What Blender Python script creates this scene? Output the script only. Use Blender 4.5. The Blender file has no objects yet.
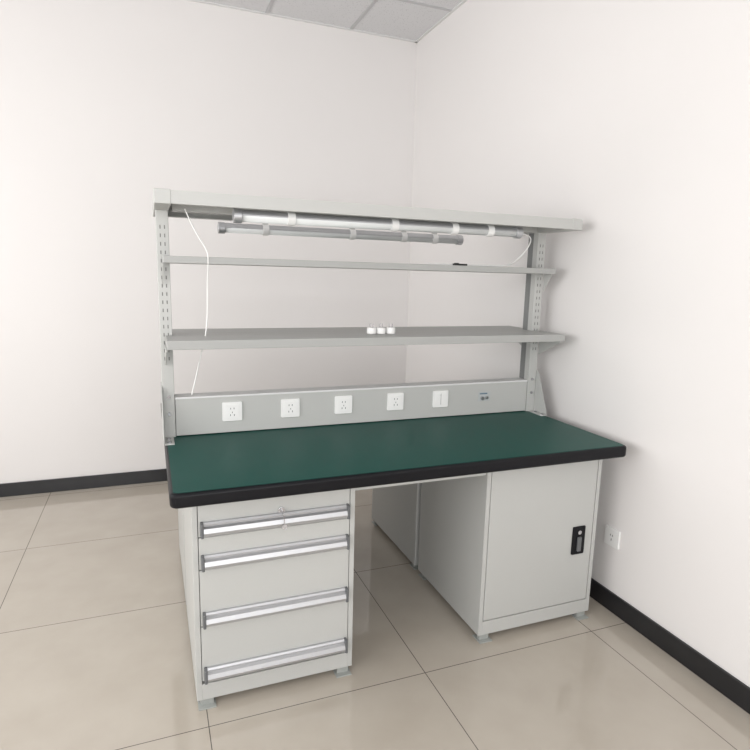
import bpy, bmesh, math
from math import sin,cos,pi
from mathutils import Vector, Matrix
# ---------- measured dimensions (metres; x along bench, y depth, z up)
W=1.8; XT=-.012; XS=.008; XU=-.012; XC=-.014      # left ends of tabletop, shelves, upright, canopy
H,D,a,s,w,b,cd=.821,.688,.054,.085,.565,1.173,.583
yc,zc,y1,z1,y2,z2=.404,1.769,.558,1.550,.454,1.241
XR,YB,ZC,T=1.886,2.462,3.215,.050
z0=.03
def mat(name,col,rough=.5,metal=0,noise=0,nscale=40,bump=0,spec=.5):
    m=bpy.data.materials.new(name); m.use_nodes=True; nt=m.node_tree; b=nt.nodes['Principled BSDF']
    b.inputs['Base Color'].default_value=(*col,1); b.inputs['Roughness'].default_value=rough; b.inputs['Metallic'].default_value=metal
    b.inputs['Specular IOR Level'].default_value=spec
    tc=nt.nodes.new('ShaderNodeTexCoord'); n=nt.nodes.new('ShaderNodeTexNoise'); n.inputs['Scale'].default_value=nscale; n.inputs['Detail'].default_value=4
    nt.links.new(tc.outputs['Object'],n.inputs['Vector'])
    if noise:
        mx=nt.nodes.new('ShaderNodeMix'); mx.data_type='RGBA'
        mx.inputs[6].default_value=(*[c*(1-noise) for c in col],1); mx.inputs[7].default_value=(*[min(1,c*(1+noise)) for c in col],1)
        nt.links.new(n.outputs['Fac'],mx.inputs[0]); nt.links.new(mx.outputs[2],b.inputs['Base Color'])
    if bump:
        bp=nt.nodes.new('ShaderNodeBump'); bp.inputs['Strength'].default_value=bump; bp.inputs['Distance'].default_value=.001
        nt.links.new(n.outputs['Fac'],bp.inputs['Height']); nt.links.new(bp.outputs['Normal'],b.inputs['Normal'])
    return m
M_wall=mat('wall_paint',(.77,.748,.738),.7,noise=.01,nscale=3,bump=.1)
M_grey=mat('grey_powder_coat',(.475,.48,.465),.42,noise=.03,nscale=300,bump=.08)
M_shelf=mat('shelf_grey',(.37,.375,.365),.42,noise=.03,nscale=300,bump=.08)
M_grey2=mat('grey_powder_coat_dark',(.34,.355,.34),.5,noise=.03,nscale=200)
M_slot=mat('slot_shadow',(.16,.16,.155),.7)
M_post=mat('inner_post_grey',(.20,.205,.205),.5)
M_dark=mat('dark_gap',(.03,.03,.03),.8)
M_black=mat('black_rubber_edge',(.004,.004,.006),.4,noise=.1,nscale=80,spec=.25)
M_green=mat('green_esd_mat',(.003,.066,.052),.45,noise=.12,nscale=150,bump=.15,spec=.28)
M_alu=mat('brushed_aluminium',(.50,.505,.52),.42,.7,noise=.05,nscale=60)
M_chrome=mat('chrome',(.55,.55,.57),.2,1)
M_white=mat('white_plastic',(.82,.82,.81),.35)
M_tube=mat('tube_diffuser',(.70,.72,.72),.3)
M_base=mat('black_baseboard',(.014,.014,.016),.3,noise=.2,nscale=10)
M_bluep=mat('grey_blue_label',(.10,.16,.22),.4)
M_cap=mat('grey_end_cap',(.12,.125,.13),.5)
M_frame=mat('window_frame_white',(.7,.7,.7),.4)
M_ceilbar=mat('ceiling_bar',(.5,.5,.51),.5)
def tile_mat(ox,oy,size):
    m=bpy.data.materials.new('polished_floor_tile'); m.use_nodes=True; nt=m.node_tree; b=nt.nodes['Principled BSDF']
    tc=nt.nodes.new('ShaderNodeTexCoord'); mp=nt.nodes.new('ShaderNodeMapping'); mp.inputs['Location'].default_value=(-ox/size,-oy/size,0); mp.inputs['Scale'].default_value=(1/size,1/size,1)
    nt.links.new(tc.outputs['Object'],mp.inputs['Vector'])
    br=nt.nodes.new('ShaderNodeTexBrick'); br.offset=0; br.squash=1
    br.inputs['Scale'].default_value=1; br.inputs['Brick Width'].default_value=1; br.inputs['Row Height'].default_value=1; br.inputs['Mortar Size'].default_value=.0022; br.inputs['Mortar Smooth'].default_value=.2
    nt.links.new(mp.outputs['Vector'],br.inputs['Vector'])
    n=nt.nodes.new('ShaderNodeTexNoise'); n.inputs['Scale'].default_value=5; n.inputs['Detail'].default_value=8; nt.links.new(tc.outputs['Object'],n.inputs['Vector'])
    cr=nt.nodes.new('ShaderNodeValToRGB'); cr.color_ramp.elements[0].position=.3; cr.color_ramp.elements[1].position=.7
    cr.color_ramp.elements[0].color=(.44,.395,.335,1); cr.color_ramp.elements[1].color=(.48,.435,.375,1)
    nt.links.new(n.outputs['Fac'],cr.inputs['Fac'])
    nt.links.new(cr.outputs['Color'],br.inputs['Color1']); nt.links.new(cr.outputs['Color'],br.inputs['Color2']); br.inputs['Mortar'].default_value=(.11,.10,.09,1)
    nt.links.new(br.outputs['Color'],b.inputs['Base Color']); b.inputs['Roughness'].default_value=.08; b.inputs['Specular IOR Level'].default_value=.75
    return m
def ceil_mat():
    m=mat('mineral_ceiling_tile',(.62,.62,.63),.8); nt=m.node_tree; b=nt.nodes['Principled BSDF']
    tc=nt.nodes.new('ShaderNodeTexCoord'); vo=nt.nodes.new('ShaderNodeTexVoronoi'); vo.inputs['Scale'].default_value=70; nt.links.new(tc.outputs['Object'],vo.inputs['Vector'])
    cr=nt.nodes.new('ShaderNodeValToRGB'); cr.color_ramp.elements[0].position=.12; cr.color_ramp.elements[1].position=.25
    cr.color_ramp.elements[0].color=(.46,.46,.47,1); cr.color_ramp.elements[1].color=(.68,.68,.69,1)
    nt.links.new(vo.outputs['Distance'],cr.inputs['Fac']); nt.links.new(cr.outputs['Color'],b.inputs['Base Color']); return m

col=bpy.context.collection
def empty(name,loc):
    e=bpy.data.objects.new(name,None); e.empty_display_size=.1; e.location=loc; col.objects.link(e); return e
def fin(name,bm,m,parent=None,bevel=0,smooth=False,seg=2):
    me=bpy.data.meshes.new(name); bmesh.ops.recalc_face_normals(bm,faces=bm.faces); bm.to_mesh(me); bm.free()
    o=bpy.data.objects.new(name,me); col.objects.link(o); me.materials.append(m)
    if smooth:
        for p in me.polygons: p.use_smooth=True
    if bevel:
        b=o.modifiers.new('b','BEVEL'); b.width=bevel; b.segments=seg; b.limit_method='ANGLE'; b.angle_limit=.7
    if parent: o.parent=parent; o.location=-Vector(parent.location)
    return o
def addbox(bm,x0,x1,y0,y1,z0,z1):
    vs=[bm.verts.new((x,y,z)) for x in(x0,x1) for y in(y0,y1) for z in(z0,z1)]
    for f in [(0,1,3,2),(4,6,7,5),(0,4,5,1),(2,3,7,6),(0,2,6,4),(1,5,7,3)]: bm.faces.new([vs[i] for i in f])
def boxes(name,lst,m,parent=None,bevel=0):
    bm=bmesh.new()
    for b in lst: addbox(bm,*b)
    return fin(name,bm,m,parent,bevel)
def addprism(bm,pts,axis,a0,a1):
    def mk(p,a):
        l=list(p); l.insert(axis,a); return bm.verts.new(l)
    A=[mk(p,a0) for p in pts]; B=[mk(p,a1) for p in pts]; n=len(pts)
    bm.faces.new(A); bm.faces.new(B[::-1])
    for i in range(n): bm.faces.new([A[i],B[i],B[(i+1)%n],A[(i+1)%n]])
def prism(name,pts,axis,a0,a1,m,parent=None,bevel=0,smooth=False,seg=2):
    bm=bmesh.new(); addprism(bm,pts,axis,a0,a1); return fin(name,bm,m,parent,bevel,smooth,seg)
def circ(cx,cy,r,n=24,a0=0,a1=2*pi): return [(cx+r*cos(a0+(a1-a0)*i/n),cy+r*sin(a0+(a1-a0)*i/n)) for i in range(n)]
def rrect(x0,x1,y0,y1,r,n=6):
    o=[]
    for cx,cy,s in((x1-r,y1-r,0),(x0+r,y1-r,pi/2),(x0+r,y0+r,pi),(x1-r,y0+r,1.5*pi)):
        o+=[(cx+r*cos(s+pi/2*i/n),cy+r*sin(s+pi/2*i/n)) for i in range(n+1)]
    return o
def cable(name,pts,rad,m,parent=None):
    c=bpy.data.curves.new(name,'CURVE'); c.dimensions='3D'; c.bevel_depth=rad; c.bevel_resolution=3
    sp=c.splines.new('NURBS'); sp.points.add(len(pts)-1)
    for i,p in enumerate(pts): sp.points[i].co=(*p,1)
    sp.use_endpoint_u=True; sp.order_u=4; c.materials.append(m)
    o=bpy.data.objects.new(name,c); col.objects.link(o)
    if parent: o.parent=parent; o.location=-Vector(parent.location)
    return o

# ---------- room
XL=-2.8; YF=-4.0; t=.12
boxes('floor',[(XL-t,XR+t,YF-t,YB+t,-.1,0)],tile_mat(.884,-.009,.8))
boxes('ceiling',[(XL-t,XR+t,YF-t,YB+t,ZC,ZC+.1)],ceil_mat())
bars=[]
k=1.364-.6*20
while k<XR:
    if k>XL+.05 and k<XR-.03: bars.append((k-.012,k+.012,YF,YB,ZC-.004,ZC+.01))
    k+=.6
k=1.897-.6*20
while k<YB:
    if k>YF+.05 and k<YB-.03: bars.append((XL,XR,k-.012,k+.012,ZC-.0045,ZC+.01))
    k+=.6
boxes('trim_1',bars,M_ceilbar)
boxes('trim_2',[(XL,XR,YB-.02,YB,ZC-.006,ZC),(XR-.02,XR,YF,YB,ZC-.006,ZC)],M_frame)
boxes('wall_back',[(XL-t,XR+t,YB,YB+t,0,ZC)],M_wall)
boxes('wall_right',[(XR,XR+t,YF,YB,0,ZC)],M_wall)
wy0,wy1,wz0,wz1=-3.0,1.6,.9,2.5
boxes('wall_left',[(XL-t,XL,YF,wy0,0,ZC),(XL-t,XL,wy1,YB,0,ZC),(XL-t,XL,wy0,wy1,0,wz0),(XL-t,XL,wy0,wy1,wz1,ZC)],M_wall)
vx0,vx1=-2.4,1.4
boxes('wall_front',[(XL-t,vx0,YF-t,YF,0,ZC),(vx1,XR+t,YF-t,YF,0,ZC),(vx0,vx1,YF-t,YF,0,wz0),(vx0,vx1,YF-t,YF,wz1,ZC)],M_wall)
fr=[];e=.05
for yy in (wy0,wy0+(wy1-wy0)/3,wy0+(wy1-wy0)*2/3,wy1-e): fr.append((XL-.09,XL-.03,yy,yy+e,wz0,wz1))
fr+=[(XL-.09,XL-.03,wy0,wy1,wz0,wz0+e),(XL-.09,XL-.03,wy0,wy1,wz1-e,wz1)]
boxes('window_1',fr,M_frame)
fr=[]
for xx in (vx0,vx0+(vx1-vx0)/2,vx1-e): fr.append((xx,xx+e,YF-.09,YF-.03,wz0,wz1))
fr+=[(vx0,vx1,YF-.09,YF-.03,wz0,wz0+e),(vx0,vx1,YF-.09,YF-.03,wz1-e,wz1)]
boxes('window_2',fr,M_frame)
bh=.09
boxes('baseboard_back',[(XL,XR,YB-.012,YB,0,bh)],M_base,bevel=.002)
boxes('baseboard_right',[(XR-.012,XR,YF,YB-.012,0,bh)],M_base,bevel=.002)
boxes('baseboard_left',[(XL,XL+.012,YF,YB-.012,0,bh)],M_base,bevel=.002)

def outlet(name,cx,cz,y,parent,kind='socket'):
    h=.041
    bm=bmesh.new(); addprism(bm,rrect(cx-h,cx+h,cz-h,cz+h,.005,4),1,y-.008,y); fin(name+'_plate',bm,M_white,parent,.0015)
    q=.029
    bm=bmesh.new(); addprism(bm,rrect(cx-q,cx+q,cz-q,cz+q,.003,3),1,y-.010,y-.0075); fin(name+'_insert',bm,M_white,parent,.0008)
    L=[]
    if kind=='socket':
        for dx in(-.007,.007): L.append((cx+dx-.0014,cx+dx+.0014,y-.0104,y-.0099,cz+.010,cz+.017))
        L.append((cx-.0014,cx+.0014,y-.0104,y-.0099,cz-.006,cz+.000))
        for sx in(-1,1): L.append((cx+sx*.008-.0014,cx+sx*.008+.0014,y-.0104,y-.0099,cz-.019,cz-.011))
    else:
        L.append((cx-.0008,cx+.0008,y-.0104,y-.0099,cz-.027,cz+.027)); L.append((cx-.006,cx-.004,y-.0104,y-.0099,cz+.018,cz+.020))
    boxes(name+'_slots',L,M_cap,parent)

# ---------- workbench
wb=empty('workbench',(W/2,D,0))
def top(name,ya,yb,front):
    prism(name+'_slab',rrect(XT,W,ya,yb,.024),2,H-T,H-.001,M_black,wb,.011,seg=4)
    prism(name+'_mat',rrect(XT+.011,W-.011,ya+(.011 if front else .004),yb-(.004 if front else .011),.018),2,H-.003,H+.0004,M_green,wb)
top('front_tabletop',0,D-.001,True); top('rear_tabletop',D+.001,2*D,False)
Ht=H-T
fr=[]
for (ya,yb) in((s+.01,s+.05),(D-.05,D-.01),(D+.01,D+.05),(2*D-s-.05,2*D-s-.01)):
    fr.append((a+w+.001,b-.001,ya,yb,Ht-.045,Ht-.001))
boxes('under_frame',fr,M_grey,wb,.002)
UP=.046; XA=((XU,XU+UP),(W-.004-UP,W-.004))
boxes('uprights',[(p,q,D-.04,D-.002,H+.001,zc-.045) for p,q in XA],M_grey,wb,.002)
boxes('rear_uprights',[(p+.004,q-.004,D+.002,D+.045,H+.001,zc-.045) for p,q in XA],M_post,wb,.002)
sl=[]; zz=H+.32
while zz<zc-.09:
    for p,q in XA:
        for dx in(-.008,.008): sl.append(((p+q)/2+dx-.0018,(p+q)/2+dx+.0018,D-.0406,D-.039,zz,zz+.014))
    zz+=.032
boxes('upright_slots',sl,M_slot,wb)
bm=bmesh.new()
for xa in(XU-.0035,W-.0038):
    for sg in(1,-1):
        addprism(bm,[(D-sg*.035,H+.22),(D-sg*.06,H+.20),(D-sg*.14,H+.02),(D-sg*.14,H+.004),(D-sg*.035,H+.004)],0,xa,xa+.003)
for p,q in((XU+.001,XU+.037),(W-.037,W-.003)): addbox(bm,p,q,D-.15,D-.04,H+.0008,H+.004)
fin('base_gussets',bm,M_grey,wb)
bm=bmesh.new()
for cx in(XU+.018,W-.02):
    for cy in(D-.13,D-.075): addprism(bm,circ(cx,cy,.008,6),2,H+.004,H+.010)
for cx in(XU+.024,W-.028):
    for cz in(H+.10,H+.17): addprism(bm,circ(cx,cz,.007,6),1,D-.047,D-.040)
fin('bolts',bm,M_chrome,wb)
pz1=.985; px0,px1=XU+UP+.002,W-.052
boxes('socket_panel',[(px0,px1,D-.035,D+.035,H+.004,pz1)],M_grey,wb,.002)
boxes('socket_panel_lid',[(px0,px1,D-.038,D+.038,pz1-.006,pz1+.002)],M_frame,wb,.001)
zo=.916
for i,x in enumerate((.262,.511,.755,1.011,1.248)): outlet('outlet_%d'%(i+1),x,zo,D-.035,wb,'socket' if i<4 else 'switch')
q=1.495; zj=zo
boxes('esd_label',[(q-.035,q+.035,D-.0358,D-.0349,zj-.025,zj+.022)],mat('label',(.45,.47,.475),.4),wb)
bm=bmesh.new(); addprism(bm,circ(q-.012,zj-.01,.009),1,D-.045,D-.0355); addprism(bm,circ(q+.014,zj-.008,.008),1,D-.043,D-.0355); fin('esd_jack',bm,M_chrome,wb)
boxes('esd_sign',[(q-.026,q+.018,D-.0364,D-.0357,zj+.009,zj+.016)],M_bluep,wb)
def shelf(name,yf,z,th):
    yb=2*D-yf; bm=bmesh.new()
    addbox(bm,XS,W,yf,D-.0415,z-th,z); addbox(bm,XS,W,D+.047,yb,z-th,z); addbox(bm,XU+UP+.002,W-.052,D-.0415,D+.047,z-th,z)
    bmesh.ops.remove_doubles(bm,verts=bm.verts,dist=1e-6)
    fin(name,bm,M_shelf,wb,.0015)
    bm=bmesh.new()
    for xa in(XS-.004,W-.006):
        for sg in(1,-1):
            f=lambda y:D+sg*(y-D)
            addprism(bm,[(f(D-.048),z-th-.001),(f(yf+.03),z-th-.001),(f(yf+.03),z-th-.012),(f(D-.048),z-th-.085)],0,xa,xa+.003)
    fin(name+'_brackets',bm,M_grey,wb)
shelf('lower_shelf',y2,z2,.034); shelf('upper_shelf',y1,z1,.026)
ct=.045; yr=2*D-yc
bm=bmesh.new()
addbox(bm,XC,W,yc,yr,zc-.004,zc); addbox(bm,XC,W,yc,yc+.004,zc-ct,zc-.004); addbox(bm,XC,W,yr-.004,yr,zc-ct,zc-.004)
addbox(bm,.03,W-.03,yc+.004,yc+.03,zc-ct,zc-ct+.003); addbox(bm,.03,W-.03,yr-.03,yr-.004,zc-ct,zc-ct+.003)
addbox(bm,.05,W-.05,D-.03,D+.03,zc-ct,zc-.004)
fin('canopy',bm,M_grey,wb)
boxes('canopy_end_caps',[(XC-.004,XC+.05,yc-.002,yr+.002,zc-ct-.002,zc+.002),(W-.05,W+.004,yc-.002,yr+.002,zc-ct-.002,zc+.002)],M_grey,wb,.002)

# ---------- pedestals
def carcass(root,x0_,x1_,ya,yb,front=-1):
    g=.018; zb=z0; zt=Ht-.001
    L=[(x0_,x0_+g,ya,yb,zb,zt),(x1_-g,x1_,ya,yb,zb,zt),(x0_+g,x1_-g,ya,yb,zt-.022,zt),(x0_+g,x1_-g,ya,yb,zb,zb+.06)]
    if front<0: L.append((x0_+g,x1_-g,yb-.01,yb,zb+.06,zt-.022))
    else: L.append((x0_+g,x1_-g,ya,ya+.01,zb+.06,zt-.022))
    boxes('carcass',L,M_grey,root,.0012)
    if front<0: boxes('interior',[(x0_+g,x1_-g,ya+.022,ya+.03,zb+.06,zt-.022)],M_dark,root)
    else: boxes('interior',[(x0_+g,x1_-g,yb-.03,yb-.022,zb+.06,zt-.022)],M_dark,root)
    ft=[]
    for xx in(x0_+.004,x1_-.064):
        for yy in(ya-.012 if front<0 else ya+.01,yb-.06 if front<0 else yb-.048):
            ft+=[(xx,xx+.06,yy,yy+.06,0,.004),(xx+.008,xx+.052,yy+.02,yy+.04,.004,zb)]
    boxes('feet',ft,M_grey2,root,.001)
def drawers(root,x0_,x1_,y,sg):
    g=.020; zt=Ht-.001-.024
    zc0=z0+.070; tot=zt-zc0; fronts=[];caps=[];bm=bmesh.new()
    for h_ in (.32,.32,.18,.18):
        h=tot*h_; za=zc0+.002; zb_=zc0+h-.002
        fronts.append((x0_+g,x1_-g,min(y,y+sg*.018),max(y,y+sg*.018),za,zb_))
        hz=za+.005; hh=.048
        prof=[(0,hh),(-.010,hh),(-.014,hh-.006),(-.013,hh-.012),(-.022,hh-.018),(-.027,.016),(-.024,.006),(-.016,0),(0,0)]
        addprism(bm,[(y+sg*p[0],hz+p[1]) for p in prof],0,x0_+g+.016,x1_-g-.016)
        for xx in(x0_+g+.006,x1_-g-.016): caps.append((xx,xx+.010,min(y-sg*.028,y),max(y-sg*.028,y),hz-.001,hz+hh+.002))
        zc0+=h
    boxes('drawer_fronts',fronts,M_grey,root,.002); fin('drawer_handles',bm,M_alu,root); boxes('handle_caps',caps,M_cap,root,.003)
def door(root,x0_,x1_,y,sg,hx):
    g=.021; zt=Ht-.001-.025; zm=.385
    boxes('door_panel',[(x0_+g,x1_-g,min(y,y+sg*.018),max(y,y+sg*.018),z0+.064,zt)],M_grey,root,.002)
    def P3(n,pts,e0,e1,m_,bv=0):
        prism(n,pts,1,min(y-sg*e0,y-sg*e1),max(y-sg*e0,y-sg*e1),m_,root,bv)
    P3('door_lock_plate',rrect(hx-.033,hx+.033,zm-.064,zm+.064,.006),0,.006,M_black,.0015)
    P3('door_lever',rrect(hx-.010,hx+.010,zm-.048,zm+.018,.005),.006,.014,M_cap,.002)
    P3('door_lock',circ(hx,zm+.038,.009),.006,.010,M_chrome)
dc=empty('drawer_cabinet',(a+w/2,s+cd/2,0)); carcass(dc,a,a+w,s,s+cd); drawers(dc,a,a+w,s,1)
kx,kz=.349,.693
bm=bmesh.new(); addprism(bm,circ(kx,kz,.012),1,s-.008,s+.001); fin('lock',bm,M_chrome,dc,.001)
bm=bmesh.new(); addprism(bm,[(s-.008,kz-.003),(s-.030,kz-.003),(s-.030,kz+.003),(s-.008,kz+.003)],0,kx-.001,kx+.001)
addprism(bm,circ(s-.036,kz,.010,16),0,kx-.001,kx+.001)
addprism(bm,[(s-.040,kz-.008),(s-.034,kz-.008),(s-.036,kz-.038),(s-.042,kz-.038)],0,kx+.002,kx+.004)
addprism(bm,circ(kx+.003,kz-.046,.009,16),1,s-.042,s-.040); fin('keys',bm,M_chrome,dc)
tc_=empty('storage_cabinet',((b+W-a)/2,s+cd/2,0)); carcass(tc_,b,W-a,s,s+cd); door(tc_,b,W-a,s,1,1.650)
ry0,ry1=D+.02,2*D-.05; rc=(ry0+ry1)/2
d2=empty('drawer_cabinet',(b+w/2,rc,0)); carcass(d2,b,W-a,ry0,ry1,1); drawers(d2,b,W-a,ry1,-1)
t2=empty('storage_cabinet',(a+w/2,rc,0)); carcass(t2,a,a+w,ry0,ry1,1); door(t2,a,a+w,ry1,-1,a+.08)

# ---------- lamps
def lamp(xa,xb,y,z):
    root=empty('tube_light',((xa+xb)/2,y,z)); R=.022
    prism('tube',circ(y,z,R,28),0,xa+.03,xb-.03,M_tube,root,0,True)
    prism('housing',circ(y,z,R+.002,16,0,pi)+[(y-R-.002,z)],0,xa+.03,xb-.03,M_alu,root,0)
    prism('end_left',circ(y,z,R+.005,28),0,xa,xa+.032,M_alu,root,.003); prism('end_right',circ(y,z,R+.005,28),0,xb-.032,xb,M_alu,root,.003)
    L=[]
    for k in(.16,.5,.72,.86):
        xx=xa+(xb-xa)*k
        prism('clip',circ(y,z,R+.004,28),0,xx,xx+.03,M_white,root,.001)
        L.append((xx+.002,xx+.028,y-.008,y+.008,z+R,zc-.004))
    boxes('hangers',L,M_grey,root)
lamp(.258,1.535,yc+.09,1.704); lamp(.268,1.575,1.10,1.700)
cable('power_cable',[(.094,.738-.12,1.73),(.13,.62,1.64),(.165,.55,1.585),(.172,.545,1.545),(.168,.60,1.46),(.168,.60,1.34),(.160,.60,1.25),(.145,.62,1.19),(.125,.625,1.10),(.10,.63,1.0)],.0026,M_white)
cable('power_cable',[(1.535,.50,1.700),(1.62,.52,1.70),(1.66,.58,1.66),(1.62,.60,1.60),(1.56,.60,1.556),(1.48,.59,1.5535),(1.38,.61,1.5535),(1.26,.60,1.5535),(1.14,.61,1.5535)],.003,M_white)
boxes('cable_connector',[(1.255,1.33,.597,.606,1.5505,1.559),(1.265,1.285,.595,.608,1.5505,1.562)],M_dark,None,.002)
for x,y in((.862,.594),(.905,.590),(.950,.586)):
    root=empty('plug_adapter',(x,y,z2))
    prism('body',circ(x,y,.021,20),2,z2+.001,z2+.030,M_white,root,.004)
    bm=bmesh.new()
    for dx,dy in((-.007,0),(.007,0),(0,.008)): addbox(bm,x+dx-.0015,x+dx+.0015,y+dy-.003,y+dy+.003,z2+.030,z2+.046)
    fin('pins',bm,M_chrome,root)
wyo,wzo=.123,.346; root=empty('wall_outlet',(XR,wyo,wzo)); h=.043
prism('plate',rrect(wyo-h,wyo+h,wzo-h,wzo+h,.005,4),0,XR-.009,XR,M_white,root,.0015)
boxes('slots',[(XR-.0095,XR-.0088,wyo-.008,wyo-.005,wzo+.006,wzo+.014),(XR-.0095,XR-.0088,wyo+.005,wyo+.008,wzo+.006,wzo+.014),(XR-.0095,XR-.0088,wyo-.0015,wyo+.0015,wzo-.016,wzo-.006)],M_dark,root)

# ---------- daylight through the windows
def area(name,loc,rot,sx,sy,e,c):
    l=bpy.data.lights.new(name,'AREA'); l.shape='RECTANGLE'; l.size=sx; l.size_y=sy; l.energy=e; l.color=c
    o=bpy.data.objects.new(name,l); o.location=loc; o.rotation_euler=rot; col.objects.link(o)
area('window_daylight',(XL-.1,(wy0+wy1)/2,(wz0+wz1)/2),(0,-pi/2,0),wz1-wz0,wy1-wy0,130,(1,.985,.965))
area('window_daylight',((vx0+vx1)/2,YF-.1,(wz0+wz1)/2),(pi/2,0,0),vx1-vx0,wz1-wz0,95,(1,.99,.98))
wd=bpy.data.worlds.new('World'); bpy.context.scene.world=wd; wd.use_nodes=True
bg=wd.node_tree.nodes['Background']; bg.inputs[0].default_value=(.9,.95,1,1); bg.inputs[1].default_value=1.0
bpy.context.scene.view_settings.view_transform='Standard'

# ---------- camera
yaw,p,roll=.374,-.171,.025
F=Vector((sin(yaw)*cos(p),cos(yaw)*cos(p),sin(p))); r=Vector((cos(yaw),-sin(yaw),0)); u=r.cross(F)
R=cos(roll)*r+sin(roll)*u; U=-sin(roll)*r+cos(roll)*u; C=(-.046,-1.775,1.496)
cam=bpy.data.cameras.new('camera'); cam.sensor_width=36; cam.lens=36*576.2/750; cam.clip_start=.01
co=bpy.data.objects.new('camera',cam); col.objects.link(co)
co.matrix_world=Matrix(((R[0],U[0],-F[0],C[0]),(R[1],U[1],-F[1],C[1]),(R[2],U[2],-F[2],C[2]),(0,0,0,1)))
bpy.context.scene.camera=co
